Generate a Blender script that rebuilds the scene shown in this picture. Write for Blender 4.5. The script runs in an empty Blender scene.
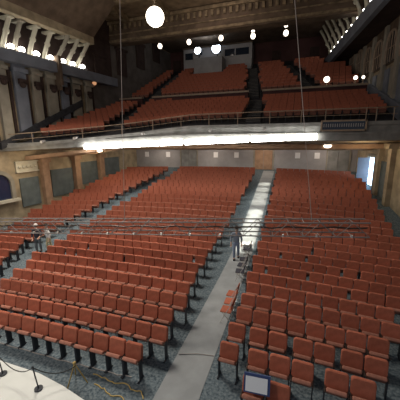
import bpy, bmesh, math, random
from mathutils import Vector, Matrix
random.seed(7)
C = bpy.context.scene.collection
S = bpy.context.scene

# ------------------------------------------------------------------ camera
F_PX, PITCH, ROLL, YAW, HC = 280.0, math.radians(12.42), math.radians(-0.6), math.radians(-18.575), 6.571
fw = Vector((math.sin(YAW)*math.cos(PITCH), math.cos(YAW)*math.cos(PITCH), -math.sin(PITCH)))
_r = Vector((math.cos(YAW), -math.sin(YAW), 0)); _u = _r.cross(fw)
rt = math.cos(ROLL)*_r + math.sin(ROLL)*_u
up = -math.sin(ROLL)*_r + math.cos(ROLL)*_u
CAM = Vector((0, 0, HC))
cd = bpy.data.cameras.new('camera'); cam = bpy.data.objects.new('camera', cd); C.objects.link(cam)
cd.sensor_fit = 'HORIZONTAL'; cd.sensor_width = 36; cd.lens = 36*F_PX/400; cd.clip_start = .1; cd.clip_end = 300
m = Matrix((rt, up, -fw)).transposed().to_4x4(); m.translation = CAM; cam.matrix_world = m
S.camera = cam
def pix(p):
    d = Vector(p) - CAM; z = d.dot(fw)
    return (200 + F_PX*d.dot(rt)/z, 200 - F_PX*d.dot(up)/z, z)

# ------------------------------------------------------------------ world, exposure, large lights
w = bpy.data.worlds.new('world'); S.world = w; w.use_nodes = True
bg = w.node_tree.nodes['Background']; bg.inputs[0].default_value = (.75, .8, .9, 1); bg.inputs[1].default_value = .24
S.view_settings.view_transform = 'Standard'; S.view_settings.look = 'None'
S.view_settings.exposure = 0; S.view_settings.gamma = 1; S.view_settings.use_curve_mapping = False
def area(name, loc, target, size, power, col):
    l = bpy.data.lights.new(name, 'AREA'); l.shape = 'DISK'; l.size = size; l.energy = power; l.color = col
    o = bpy.data.objects.new(name, l); C.objects.link(o); o.location = loc
    o.rotation_euler = (Vector(target)-Vector(loc)).to_track_quat('-Z', 'Y').to_euler(); return o
def spot(name, loc, target, power, col, deg, blend=.3, rad=.3):
    l = bpy.data.lights.new(name, 'SPOT'); l.energy = power; l.color = col; l.spot_size = math.radians(deg); l.spot_blend = blend; l.shadow_soft_size = rad
    o = bpy.data.objects.new(name, l); C.objects.link(o); o.location = loc
    o.rotation_euler = (Vector(target)-Vector(loc)).to_track_quat('-Z', 'Y').to_euler(); return o
def point(name, loc, power, col, rad=.3):
    l = bpy.data.lights.new(name, 'POINT'); l.energy = power; l.color = col; l.shadow_soft_size = rad
    o = bpy.data.objects.new(name, l); C.objects.link(o); o.location = loc; return o
area('stage_work_light', (-13, -1, 11.0), (-11, 9, .5), 3.0, 850, (1, .87, .75))
hl = area('house_light', (-13.0, 14.5, 17.4), (-10, 9.5, 0), 4.5, 1700, (1, .90, .78)); hl.data.spread = math.radians(118)
for y in (15.6, 16.6, 17.6, 18.6, 19.6, 20.6): spot('added_aisle_spot', (-2.54, y, 18.0), (-2.54, y, 0), 30000, (1, .95, .80), 5.2, .9, .03)  # added spots without fixtures, lined up to brighten the far stone aisle
for y in (22.6, 24.0, 25.4, 26.8): spot('added_aisle_spot_low', (-2.54, y, 5.7), (-2.54, y, 0), 950, (1, .93, .78), 24, .9, .03)  # more added spots, carrying the aisle's bright strip on below the balcony
point('follow_spot_spill', (-11.2, 36.4, 18.1), 40, (.75, .86, 1), .3)
for x in (-15, -9, -3, 3): point('rear_wall_fill', (x, 29.3, 5.2), 110, (1, .86, .74), .3)  # bare points added to brighten the rear wall, no fixtures there
for p, e in (((-17.3, 22.2, 4.9), 110), ((-18.3, 16.2, 4.9), 90), ((4.6, 23.0, 5.4), 60)): point('soffit_light', p, e, (1, .78, .50), .3)
area('balcony_light', (-7, 26, 18.0), (-7, 33, 11), 6.0, 60, (1, .84, .76))
area('ceiling_fill_light', (-7, 21, 12), (-7, 21, 18), 8.0, 230, (1, .86, .68))  # added fill in mid-air, lifts the ceiling and upper walls

# ------------------------------------------------------------------ materials
def mat(name, col, rough=.8, var=.0, scale=6., metal=0., emis=None, es=0., bump=0., rnd=0., col2=None, spec=.3):
    m = bpy.data.materials.new(name); m.use_nodes = True; nt = m.node_tree; b = nt.nodes['Principled BSDF']
    b.inputs['Roughness'].default_value = rough; b.inputs['Metallic'].default_value = metal
    b.inputs['Specular IOR Level'].default_value = spec
    b.inputs['Base Color'].default_value = (*col, 1)
    last = None
    if var or col2:
        tc = nt.nodes.new('ShaderNodeTexCoord'); n = nt.nodes.new('ShaderNodeTexNoise'); n.inputs['Scale'].default_value = scale
        n.inputs['Detail'].default_value = 5; nt.links.new(tc.outputs['Object'], n.inputs['Vector'])
        r = nt.nodes.new('ShaderNodeValToRGB'); nt.links.new(n.outputs['Fac'], r.inputs['Fac'])
        c2 = col2 or tuple(min(1, c*(1+var)) for c in col); c1 = col if col2 else tuple(c*(1-var) for c in col)
        r.color_ramp.elements[0].position = .36; r.color_ramp.elements[1].position = .64
        r.color_ramp.elements[0].color = (*c1, 1); r.color_ramp.elements[1].color = (*c2, 1)
        last = r.outputs['Color']
        if bump:
            bp = nt.nodes.new('ShaderNodeBump'); bp.inputs['Strength'].default_value = bump; nt.links.new(n.outputs['Fac'], bp.inputs['Height'])
            nt.links.new(bp.outputs['Normal'], b.inputs['Normal'])
    if rnd and last is not None:
        oi = nt.nodes.new('ShaderNodeObjectInfo'); mr = nt.nodes.new('ShaderNodeMapRange')
        mr.inputs['To Min'].default_value = 1-rnd; mr.inputs['To Max'].default_value = 1+rnd
        nt.links.new(oi.outputs['Random'], mr.inputs['Value'])
        hs = nt.nodes.new('ShaderNodeHueSaturation'); nt.links.new(last, hs.inputs['Color']); nt.links.new(mr.outputs[0], hs.inputs['Value']); last = hs.outputs['Color']
    if last is not None: nt.links.new(last, b.inputs['Base Color'])
    if emis:
        b.inputs['Emission Color'].default_value = (*emis, 1); b.inputs['Emission Strength'].default_value = es
    return m
M = {
 'fabric': mat('seat_fabric', (.37, .118, .072), .9, .10, 9, rnd=.14, spec=.15),
 'cushion': mat('cushion_fabric', (.36, .16, .115), .85, .12, 9, rnd=.14, spec=.2),
 'iron': mat('dark_iron', (.034, .040, .050), .6),
 'arm': mat('arm_wood', (.055, .04, .033), .45, .2, 12),
 'carpet': mat('carpet', (.062, .088, .108), .95, col2=(.18, .22, .24), scale=13, spec=.05),
 'stone': mat('stone_aisle', (.27, .29, .30), .8, .10, 1.6),
 'stage': mat('stage_paint', (.70, .73, .70), .6, .05, 1.),
 'stage_side': mat('stage_side', (.05, .05, .055), .8, .1, 3),
 'tan': mat('tan_plaster', (.31, .25, .165), .85, .22, 1.5, bump=.1),
 'tan2': mat('cream_panel', (.28, .255, .205), .85, .14, 1.2),
 'greyblue': mat('grey_blue_paint', (.17, .185, .22), .8, .12, 1.),
 'cream': mat('cream_plaster', (.47, .44, .35), .8, .10, 2.),
 'brown': mat('brown_plaster', (.115, .080, .055), .9, .25, 1.2, bump=.2),
 'rearflank': mat('dark_flank_plaster', (.11, .095, .085), .9, .2, 1.),
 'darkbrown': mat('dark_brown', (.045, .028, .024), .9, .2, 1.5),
 'gold': mat('gold_plaster', (.19, .14, .085), .75, .35, 2.5, bump=.4),
 'ceil': mat('ceiling_plaster', (.17, .12, .075), .9, .30, 1.3, bump=.3),
 'pier': mat('brown_pier', (.30, .19, .12), .8, .15, 2),
 'greenpanel': mat('grey_green_panel', (.10, .12, .12), .8, .15, 2),
 'fascia': mat('balcony_fascia', (.21, .21, .20), .8, .18, 1.8, bump=.15),
 'soffit': mat('soffit_plaster', (.26, .20, .13), .9, .12, 1.),
 'backwall': mat('rear_wall', (.30, .29, .29), .85, .10, 1.),
 'maroon': mat('maroon_wall', (.075, .035, .034), .9, .2, .7),
 'deck': mat('balcony_carpet', (.040, .040, .045), .95, .2, 4),
 'nosing': mat('step_nosing', (.16, .15, .13), .8, .1, 4),
 'rail': mat('rail_metal', (.33, .25, .18), .5, .1, 4),
 'truss': mat('dull_truss_metal', (.22, .20, .19), .6, .1, 6),
 'steel': mat('steel', (.32, .30, .29), .45, .1, 6, metal=.3),
 'shiny': mat('chrome', (.85, .83, .78), .25, metal=.6),
 'cable': mat('black_cable', (.02, .02, .02), .6),
 'wire': mat('steel_wire', (.36, .31, .28), .7),
 'cord': mat('pale_cord', (.34, .32, .30), .7),
 'yellow': mat('yellow_cord', (.50, .36, .12), .6),
 'white': mat('white_paint', (.75, .75, .75), .6),
 'booth': mat('booth_wall', (.42, .41, .42), .85, .06, 1),
 'black': mat('black_paint', (.015, .015, .018), .5),
 'glassdark': mat('dark_glass', (.02, .03, .05), .1, spec=.6),
 'blueglass': mat('blue_dusk_glass', (.02, .03, .07), .15, spec=.6),
 'paper': mat('paper', (.93, .95, .97), .8),
 'bluebox': mat('blue_frame', (.05, .08, .20), .6),
 'globe': mat('lit_globe', (1, 1, 1), .4, emis=(1, .88, .70), es=6),
 'globe_s': mat('lit_small_globe', (1, 1, 1), .4, emis=(1, .86, .70), es=3.5),
 'tube': mat('lit_tube', (1, 1, 1), .4, emis=(1, .97, .90), es=15),
 'lens': mat('lit_lens', (1, 1, 1), .4, emis=(.80, .90, 1), es=9),
 'uplight': mat('lit_uplight', (1, 1, 1), .4, emis=(1, .96, .86), es=13),
 'daylight': mat('daylight_pane', (1, 1, 1), .4, emis=(.50, .74, 1), es=7),
 'skin': mat('skin', (.55, .33, .24), .6),
 'hair': mat('dark_hair', (.02, .015, .012), .7),
 'cap': mat('pale_cap', (.70, .66, .62), .8),
 'navy': mat('dark_jacket', (.045, .045, .06), .9),
 'greypants': mat('grey_trousers', (.13, .15, .17), .9),
 'whiteshirt': mat('white_shirt', (.68, .68, .66), .9),
 'khaki': mat('khaki_trousers', (.48, .43, .27), .9),
 'bluegrey': mat('blue_grey_shirt', (.20, .24, .30), .9),
 'jeans': mat('pale_blue_jeans', (.22, .27, .38), .9),
 'bag': mat('brown_bag', (.32, .17, .10), .8),
}

# ------------------------------------------------------------------ helpers
class MB:
    def __init__(s): s.v = []; s.f = []
    def add(s, vs, fs):
        n = len(s.v); s.v += [tuple(v) for v in vs]; s.f += [tuple(i+n for i in f) for f in fs]; return s
    def box(s, c, d, rx=0, rz=0, ry=0):
        R = Matrix.Rotation(rz, 3, 'Z') @ Matrix.Rotation(ry, 3, 'Y') @ Matrix.Rotation(rx, 3, 'X'); c = Vector(c)
        vs = [c + R @ Vector((sx*d[0]/2, sy*d[1]/2, sz*d[2]/2)) for sx in (-1, 1) for sy in (-1, 1) for sz in (-1, 1)]
        return s.add(vs, [(0,1,3,2),(4,6,7,5),(0,4,5,1),(2,3,7,6),(0,2,6,4),(1,5,7,3)])
    def hexa(s, a, b):            # two quads, corresponding corners
        return s.add(list(a)+list(b), [(3,2,1,0),(4,5,6,7),(0,1,5,4),(1,2,6,5),(2,3,7,6),(3,0,4,7)])
    def tube(s, pts, r, n=8):
        pts = [Vector(p) for p in pts]; base = len(s.v); prev = None
        for i, p in enumerate(pts):
            t = (pts[min(i+1, len(pts)-1)] - pts[max(i-1, 0)]).normalized()
            a = t.orthogonal().normalized() if prev is None else (prev - t*prev.dot(t)).normalized()
            prev = a; b = t.cross(a); rr = r[i] if isinstance(r, (list, tuple)) else r
            for k in range(n):
                an = 2*math.pi*k/n; s.v.append(tuple(p + rr*(math.cos(an)*a + math.sin(an)*b)))
        for i in range(len(pts)-1):
            for k in range(n):
                s.f.append((base+i*n+k, base+i*n+(k+1) % n, base+(i+1)*n+(k+1) % n, base+(i+1)*n+k))
        s.f.append(tuple(base+k for k in reversed(range(n)))); s.f.append(tuple(base+(len(pts)-1)*n+k for k in range(n)))
        return s
    def sphere(s, c, r, nu=16, nv=10, sz=1.):
        c = Vector(c); base = len(s.v)
        s.v.append(tuple(c+Vector((0, 0, r*sz))))
        for j in range(1, nv):
            th = math.pi*j/nv
            for i in range(nu):
                ph = 2*math.pi*i/nu; s.v.append(tuple(c+Vector((r*math.sin(th)*math.cos(ph), r*math.sin(th)*math.sin(ph), r*sz*math.cos(th)))))
        s.v.append(tuple(c-Vector((0, 0, r*sz)))); last = len(s.v)-1
        for i in range(nu): s.f.append((base, base+1+i, base+1+(i+1) % nu)); s.f.append((last, last-nu+(i+1) % nu, last-nu+i))
        for j in range(nv-2):
            for i in range(nu):
                a = base+1+j*nu+i; b = base+1+j*nu+(i+1) % nu; s.f.append((a, a+nu, b+nu, b))
        return s
    def mesh(s, name, m, smooth=False, bevel=0., seg=2):
        me = bpy.data.meshes.new(name); bm = bmesh.new()
        vs = [bm.verts.new(v) for v in s.v]
        for f in s.f:
            try: bm.faces.new([vs[i] for i in f])
            except ValueError: pass
        if bevel: bmesh.ops.bevel(bm, geom=bm.edges[:], offset=bevel, segments=seg, affect='EDGES', profile=.5)
        bmesh.ops.recalc_face_normals(bm, faces=bm.faces[:])
        bm.to_mesh(me); bm.free()
        if smooth:
            for p in me.polygons: p.use_smooth = True
        me.materials.append(m); return me
    def obj(s, name, m, parent=None, **k):
        o = bpy.data.objects.new(name, s.mesh(name, m, **k)); C.objects.link(o)
        if parent: o.parent = parent
        return o
def tag(o, label, cat, group=None, kind=None):
    o['label'] = label; o['category'] = cat
    if group: o['group'] = group
    if kind: o['kind'] = kind
    return o
def struct(o, label=None, cat=None):
    o['kind'] = 'structure'
    if label: o['label'] = label
    if cat: o['category'] = cat
    return o
def thing(name, label, cat, loc=(0, 0, 0), rz=0, group=None):
    o = bpy.data.objects.new(name, None); C.objects.link(o); o.location = loc; o.rotation_euler = (0, 0, rz); o.empty_display_size = .1
    return tag(o, label, cat, group)
def child(name, me, parent, loc=(0, 0, 0)):
    o = bpy.data.objects.new(name, me); C.objects.link(o); o.parent = parent; o.location = loc; return o
def lerp(a, b, t): return a+(b-a)*t
def pw(x, pts):
    if x <= pts[0][0]: return pts[0][1]
    for (a, b), (c, d) in zip(pts, pts[1:]):
        if x <= c: return lerp(b, d, (x-a)/(c-a))
    return pts[-1][1]

# ------------------------------------------------------------------ layout functions
Y0, PR, PW = 5.93, .889, .55
def fz(Y):
    u = Y-Y0
    return 0. if u < 6 else (.19*(u-6)**2/12 if u < 12 else .57+.19*(u-12))
def wl(Y): return -20+.105*(Y-22)
def wr(Y): return 6.9-.105*(Y-22)
def tfun(X): return max(0., min(1.2, (-8-X)/12.7))**1.2
def Yf(X): return 22.0-6.6*(max(0., -12-X)/8.7)**1.6
def zrail(X): return 8.45-1.5*tfun(X)
def zdeck(X): return zrail(X)-1.0+.1*tfun(X)
def zbot(X): return 6.32-.55*tfun(X)
def zlow(X, Y):
    a = Yf(X); return lerp(zdeck(X), 9.9, (Y-a)/(28.4-a))
def zup(Y): return 10.45+(Y-29.5)*.51

# ------------------------------------------------------------------ floor, stage, walls, ceiling
ys = [-6, 2, 6, 10, 11.9]+[11.9+i*.75 for i in range(1, 9)]+[18+i for i in range(1, 15)]
b = MB(); n = len(ys)
for dz in (0, -.4):
    for y in ys:
        for x in (-21.6, 9.2): b.v.append((x, y, fz(y)+dz))
for i in range(n-1):
    b.f += [(2*i, 2*i+1, 2*i+3, 2*i+2), (2*n+2*i+2, 2*n+2*i+3, 2*n+2*i+1, 2*n+2*i)]
struct(b.obj('floor', M['carpet']), 'dark patterned blue-grey carpet floor of the auditorium, rising to the rear')
b = MB()
ys2 = [y for y in ys if y >= 2 and y < 31.4]
for i in range(len(ys2)-1):
    a, c = ys2[i], ys2[i+1]
    xl, xr = -3.1, -1.97
    b.hexa([(xl, a, fz(a)-.05), (xr, a, fz(a)-.05), (xr, a, fz(a)+.012), (xl, a, fz(a)+.012)], [(xl, c, fz(c)-.05), (xr, c, fz(c)-.05), (xr, c, fz(c)+.012), (xl, c, fz(c)+.012)])
struct(b.obj('floor_stone_aisle', M['stone']), 'pale stone strip of the main aisle climbing to the rear doors')

def prism(b, poly, z0, z1):
    n = len(poly); k = len(b.v)
    for z in (z0, z1): b.v += [(x, y, z) for x, y in poly]
    b.f += [tuple(k+i for i in reversed(range(n))), tuple(k+n+i for i in range(n))]
    b.f += [(k+i, k+(i+1) % n, k+n+(i+1) % n, k+n+i) for i in range(n)]
    return b
front = [(-13, 3.6), (-9.5, 4.2), (-7.65, 4.60), (-6.13, 4.60), (-5.2, 4.48), (-4.30, 4.30), (-4.0, 3.4), (-4.0, -4)]
struct(prism(MB(), [(-13, -4)]+[(x, y) for x, y in front], 0, .42).obj('floor_stage_platform', M['stage_side']), 'dark front of the stage platform')
struct(prism(MB(), [(-13, -4)]+[(x, y) for x, y in front], .42, .5).obj('floor_stage', M['stage']), 'cream painted stage floor at the foot of the seating')

def wallslab(side, y0, y1, z0, z1, name, m, off=0, th=.4, n=1):
    fn = wl if side < 0 else wr; b = MB()
    a, c = fn(y0)+off*-side, fn(y1)+off*-side
    o = side*th
    b.hexa([(a, y0, z0), (a+o, y0, z0), (a+o, y0, z1), (a, y0, z1)], [(c, y1, z0), (c+o, y1, z0), (c+o, y1, z1), (c, y1, z1)])
    return b.obj(name, m)
struct(wallslab(-1, 6, 41, -.4, 18.9, 'wall_left', M['tan']), 'tan plaster side wall with the arch and pilasters')
struct(wallslab(1, 6, 41, -.4, 18.9, 'wall_right', M['tan']), 'tan plaster side wall beyond the bright doorway')
b = MB(); b.box((-6.7, 31.7, 3.5), (28, .4, 6)); struct(b.obj('wall_back', M['backwall']), 'pale grey rear wall under the balcony')
b = MB(); b.box((-7, 41, 14), (28, .5, 12)); struct(b.obj('wall_back_upper', M['maroon']), 'dark maroon rear wall above the balcony seats')
b = MB(); b.box((-7, 15.5, 18.85), (29, 26, .5)); struct(b.obj('ceiling', M['ceil']), 'brown and gold ornamented ceiling')
b = MB(); b.box((-7, 35, 18.95), (29, 13, .5)); struct(b.obj('ceiling_rear', M['brown']), 'brown ceiling above the balcony')
# transverse beam with mouldings and dentils
b = MB(); b.box((-7, 28.5, 17.5), (27, 1.1, 2.2)); struct(b.obj('beam', M['brown']), 'deep brown ceiling beam above the balcony')
b = MB(); b.box((-7, 27.88, 18.35), (27, .3, .28)); b.box((-7, 27.92, 16.62), (27, .2, .22)); b.box((-7, 27.95, 17.25), (27, .16, .1))
for i in range(44): b.box((-19+i*.58, 27.9, 17.9), (.26, .26, .5))
struct(b.obj('trim_1', M['gold']), 'gold dentil moulding along the ceiling beam')
# nearer coffer ribs on the main ceiling
b = MB(); b.box((-7, 23.6, 18.35), (27, .7, .6)); b.box((-7, 20.2, 18.4), (27, .5, .5))
for x in (-17, -12.5, -3.5, 1): b.box((x, 22, 18.42), (.6, 12, .45))
struct(b.obj('trim_2', M['gold']), 'gold coffer ribs of the ceiling')
b = MB(); cx, cy = -11.6, 17.2
pts = [(cx+4.0*math.cos(a), cy+3.2*math.sin(a), 17.75) for a in [i*math.pi*2/40 for i in range(41)]]
b.tube(pts, .42, 8); b.tube([(cx+3.4*(p[0]-cx)/4, cy+3.4*(p[1]-cy)/4, 17.95) for p in pts], .25, 8)
struct(b.obj('trim_3', M['gold'], smooth=True), 'round gold plaster ring on the ceiling')

# side coves: sloped ceiling flank, overhanging beam, ledge
def cove(side, k, inset, zl, zo, y0, y1):
    fn = wl if side < 0 else wr; s = -side
    b = MB()
    def X(y, o): return fn(y)+s*o
    b.hexa([(X(y0, inset), y0, zo+.6), (X(y0, inset+.3), y0, zo+.6), (X(y0, inset+3.6), y0, 18.7), (X(y0, inset+3.2), y0, 18.7)],
           [(X(y1, inset), y1, zo+.6), (X(y1, inset+.3), y1, zo+.6), (X(y1, inset+3.6), y1, 18.7), (X(y1, inset+3.2), y1, 18.7)])
    struct(b.obj('ceiling_cove_left' if side < 0 else 'ceiling_cove_right', M['brown']), 'sloped brown ceiling flank above the lit brackets' if side < 0 else 'sloped brown ceiling flank over the lattice arches')
    b = MB()
    b.hexa([(X(y0, inset-.35), y0, zo), (X(y0, inset+.3), y0, zo), (X(y0, inset+.3), y0, zo+.62), (X(y0, inset-.35), y0, zo+.62)],
           [(X(y1, inset-.35), y1, zo), (X(y1, inset+.3), y1, zo), (X(y1, inset+.3), y1, zo+.62), (X(y1, inset-.35), y1, zo+.62)])
    struct(b.obj('beam_cove_left' if side < 0 else 'beam_cove_right', M['tan'] if side < 0 else M['brown']), 'pale beam carried by the slanted brackets' if side < 0 else 'brown beam over the lattice arches')
    return X
XL = cove(-1, 4, 1.55, 12.5, 15.05, 8, 23.6)
b = MB()
b.hexa([(wl(8), 8, 12.15), (wl(8)+.75, 8, 12.15), (wl(8)+.75, 8, 12.95), (wl(8), 8, 12.95)], [(wl(27.9), 27.9, 12.15), (wl(27.9)+.75, 27.9, 12.15), (wl(27.9)+.75, 27.9, 12.95), (wl(27.9), 27.9, 12.95)])
struct(b.obj('trim_4', M['greyblue']), 'grey-blue ledge below the lit brackets')
b = MB()
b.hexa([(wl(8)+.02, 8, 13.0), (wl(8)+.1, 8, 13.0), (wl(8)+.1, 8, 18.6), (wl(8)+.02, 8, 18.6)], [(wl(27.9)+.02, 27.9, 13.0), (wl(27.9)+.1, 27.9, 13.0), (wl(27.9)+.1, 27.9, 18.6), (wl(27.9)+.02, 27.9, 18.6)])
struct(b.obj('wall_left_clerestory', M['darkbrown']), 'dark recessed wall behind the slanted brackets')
struct(wallslab(-1, 23.9, 40.7, 9.0, 18.6, 'wall_left_rear', M['rearflank'], .06, .2), 'dark grey-brown flank wall beside the upper balcony')
for q, y in enumerate((26.2, 29.6, 33.2, 36.8)):
    b = MB(); b.box((wl(y)+.1, y, 11.0+(y-24)*.42+1.5), (.2, 1.6, 2.6), rz=-.105); b.box((wl(y)+.14, y, 11.0+(y-24)*.42+2.95), (.3, 2.0, .25), rz=-.105)
    struct(b.obj('wall_panel_rear' if q == 0 else 'wall_panel_rear.%03d' % q, M['darkbrown']), 'dark panelled niche on the upper flank wall')
# slanted brackets with an uplight at each foot
brk = [(14.0, .95), (15.2, .95), (16.5, .95), (17.3, .95), (18.5, .95), (19.75, .95), (20.95, 1.4), (22.0, 1.4), (23.1, 1.4)]
ordn = 'first second third fourth fifth sixth seventh eighth ninth tenth eleventh twelfth thirteenth fourteenth fifteenth sixteenth seventeenth eighteenth nineteenth twentieth twenty-first twenty-second twenty-third twenty-fourth twenty-fifth twenty-sixth twenty-seventh twenty-eighth twenty-ninth thirtieth'.split()
for i, (y, o) in enumerate(brk):
    b = MB(); x = wl(y)
    b.tube([(x+.1, y, 13.0), (x+.22, y, 13.4), (x+.8*o, y, 14.4), (x+o+.25, y, 15.1)], [.20, .17, .15, .17], 8)
    b.box((x+.9, y, 14.98), (1.0, .42, .14)); b.sphere((x+.6*o, y+.1, 14.2), .22, 8, 6)
    struct(b.obj('trim_%d' % (10+i), M['cream' if i % 3 else 'tan2']), 'slanted cream plaster bracket of the lit gallery, %s from the beam over the stage' % ordn[i])
    if i >= 1:
        u = thing('uplight', 'bright white uplight glowing at the foot of the %s slanted bracket' % ordn[i-1], 'light', (x+.48, y+.36, 12.95), 0, 'uplights under the brackets')
        MB().box((0, 0, .06), (.40, .46, .12)).obj('housing', M['steel'], u)
        MB().sphere((0, 0, .30), .24, 12, 8, .85).obj('lamp', M['uplight'], u, smooth=True)
# pilasters on the upper flank wall
k = 0
for i, y in enumerate([13.2, 14.6, 16.0, 17.4, 18.7, 20.1, 21.4, 22.7, 24.2]):
    b = MB(); x = wl(y); wide = .95 if i % 2 else .7
    zb = 5.6+max(0, (y-14))*.36
    b.box((x+.1, y, (zb+12.15)/2), (.34, wide, 12.15-zb), rz=-.105)
    b.box((x+.22, y, 11.75), (.5, wide+.2, .28), rz=-.105)
    struct(b.obj('column_pilaster' if i == 0 else 'column_pilaster.%03d' % i, M['tan2'] if i % 3 else M['greyblue']), 'flat pale pilaster on the upper flank wall')
    b = MB(); b.box((x+.34, y+.02, 10.95), (.36, .55, .36), rz=-.105); b.sphere((x+.42, y, 10.72), .24, 10, 6)
    struct(b.obj('trim_%d' % (60+i), M['darkbrown']), 'dark carved bracket on the %s pale pilaster of the arched wall' % ordn[i])
    b = MB(); b.box((wl(y+.68)+.03, y+.68, (zb+11.6)/2+.3), (.12, .22, 11.6-zb), rz=-.105)
    struct(b.obj('trim_gap' if i == 0 else 'trim_gap.%03d' % i, M['darkbrown']), 'dark gap between pilasters')
b = MB(); b.box((wl(20.53)+.5, 20.53, 12.3), (1.0, .28, 2.3), rz=-.105); b.box((wl(20.53)+.45, 20.53, 11.0), (.7, .28, .5), rz=-.105)
struct(b.obj('column_corbel', M['brown']), 'brown corbel hanging between the two lit bracket groups')
# sloped dado along the balcony flank
for side, fn, nm in ((-1, wl, 'baseboard_left'), (1, wr, 'baseboard_right')):
    b = MB(); y0, y1 = (15.2, 23.2) if side < 0 else (21.0, 32.5); z0, z1 = (5.9, 9.7) if side < 0 else (6.9, 11.3); s = -side; h0, h1 = (.5, .6) if side < 0 else (1.05, .9)
    b.hexa([(fn(y0), y0, z0), (fn(y0)+s*.35, y0, z0), (fn(y0)+s*.35, y0, z0+h0), (fn(y0), y0, z0+h0)], [(fn(y1), y1, z1), (fn(y1)+s*.35, y1, z1), (fn(y1)+s*.35, y1, z1+h1), (fn(y1), y1, z1+h1)])
    struct(b.obj(nm, M['greyblue'] if side > 0 else M['deck']), 'sloped dado beside the balcony seats')
# under-balcony side wall: arch, plaque, panels, pier
def arch(y, z0, r, h, name, label, side=-1):
    fn = wl if side < 0 else wr; s = -side
    win = bpy.data.objects.new(name, None); C.objects.link(win); struct(win, label)
    def out(q, off): return [(fn(y+a)+s*off, y+a, z0+c) for a, c in q]
    prof = lambda r: [(-r, 0), (-r, h)]+[(-r*math.cos(t), h+r*math.sin(t)) for t in [math.pi*i/16 for i in range(1, 16)]]+[(r, h), (r, 0)]
    b = MB(); P = prof(r); n = len(P); k = 0
    b.v += out(P, .04)+out(P, .0); b.f += [tuple(range(n)), tuple(reversed(range(n, 2*n)))]+[(i, (i+1) % n, n+(i+1) % n, n+i) for i in range(n)]
    b.obj('window_glass', M['blueglass'], win)
    b = MB(); Q = prof(r+.28)
    b.v += out(P, .2)+out(Q, .2)+out(P, 0)+out(Q, 0)
    for i in range(n-1):
        b.f += [(i, i+1, n+i+1, n+i), (2*n+i, 2*n+i+1, i+1, i), (n+i, n+i+1, 3*n+i+1, 3*n+i)]
    b.obj('window_frame', M['tan2'], win)
    b = MB(); b.box((fn(y)+s*.2, y, z0-.1), (.5, 2*r+.9, .2), rz=-.105*s); b.obj('window_sill', M['cream'], win)
arch(14.75, 2.15, .8, 1.15, 'window_1', 'arched dark blue opening in the tan wall under the balcony')
b = MB(); b.box((wl(17.05)+.06, 17.05, 4.5), (.14, 1.8, .75), rz=-.105)
for i in range(5): b.sphere((wl(16.4+i*.33)+.15, 16.4+i*.33, 4.5), .13, 8, 6)
b.box((wl(17.05)+.12, 17.05, 4.12), (.2, 1.9, .1), rz=-.105); b.box((wl(17.05)+.12, 17.05, 4.9), (.2, 1.9, .1), rz=-.105)
struct(b.obj('trim_58', M['cream']), 'cream relief plaque with carved bosses on the tan wall beside the arch')
for i, (y0, y1, z0, z1) in enumerate([(16.3, 17.9, 1.3, 3.6), (19.1, 21.4, 1.6, 4.0), (22.2, 24.6, 2.2, 4.4), (25.4, 28, 2.7, 4.6)]):
    b = MB(); b.box((wl((y0+y1)/2)+.05, (y0+y1)/2, (z0+z1)/2), (.12, y1-y0, z1-z0), rz=-.105)
    struct(b.obj('wall_panel_left' if i == 0 else 'wall_panel_left.%03d' % i, M['greenpanel']), 'grey-green wall panel under the balcony')
for i, y in enumerate((18.45, 21.8, 25)):
    b = MB(); b.box((wl(y)+.2, y, 3.0), (.5, .62, 4.2), rz=-.105); b.box((wl(y)+.25, y, 4.9), (.7, .85, .35), rz=-.105)
    struct(b.obj('column' if i == 0 else 'column.%03d' % i, M['pier']), 'brown wall pier under the balcony')

# right flank: ledge, lattice arches, pilasters
def ledge(y0, y1, o0, o1, z0, z1, name, m):
    b = MB(); b.hexa([(wr(y0)-o1, y0, z0), (wr(y0)-o0, y0, z0), (wr(y0)-o0, y0, z1), (wr(y0)-o1, y0, z1)], [(wr(y1)-o1, y1, z0), (wr(y1)-o0, y1, z0), (wr(y1)-o0, y1, z1), (wr(y1)-o1, y1, z1)])
    return b.obj(name, m)
struct(ledge(18, 40.5, 1.85, 2.25, 14.75, 15.75, 'beam_ledge', M['greyblue']), 'grey-blue beam running along the lattice arches')
struct(ledge(18, 40.5, 0, .08, 11.9, 14.9, 'wall_frieze_right', M['brown']), 'brown frieze behind the lattice arches')
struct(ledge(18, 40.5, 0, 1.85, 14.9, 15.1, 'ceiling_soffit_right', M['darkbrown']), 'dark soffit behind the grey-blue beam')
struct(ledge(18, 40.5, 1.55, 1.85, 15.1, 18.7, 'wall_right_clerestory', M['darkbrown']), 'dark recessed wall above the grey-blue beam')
for i in range(12):
    y = 21.6+i*1.5; b = MB(); x = wr(y)
    b.tube([(x-2.0, y, 15.75), (x-2.15, y, 16.5), (x-2.7, y, 17.6), (x-3.2, y, 18.5)], [.16, .13, .12, .15], 8); b.sphere((x-2.42, y+.08, 17.0), .2, 8, 6)
    struct(b.obj('trim_%d' % (80+i), M['cream']), 'slanted bracket above the grey-blue beam')
    if 0 < i < 11:
        u = thing('uplight', 'small white uplight on the grey-blue beam, %s from the stage end' % ordn[i-1], 'light', (x-2.1, y+.5, 15.75), 0, 'uplights on the grey-blue beam')
        MB().box((0, 0, .05), (.16, .22, .1)).obj('housing', M['steel'], u); MB().sphere((0, 0, .18), .11, 10, 6).obj('lamp', M['uplight'], u, smooth=True)
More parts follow.
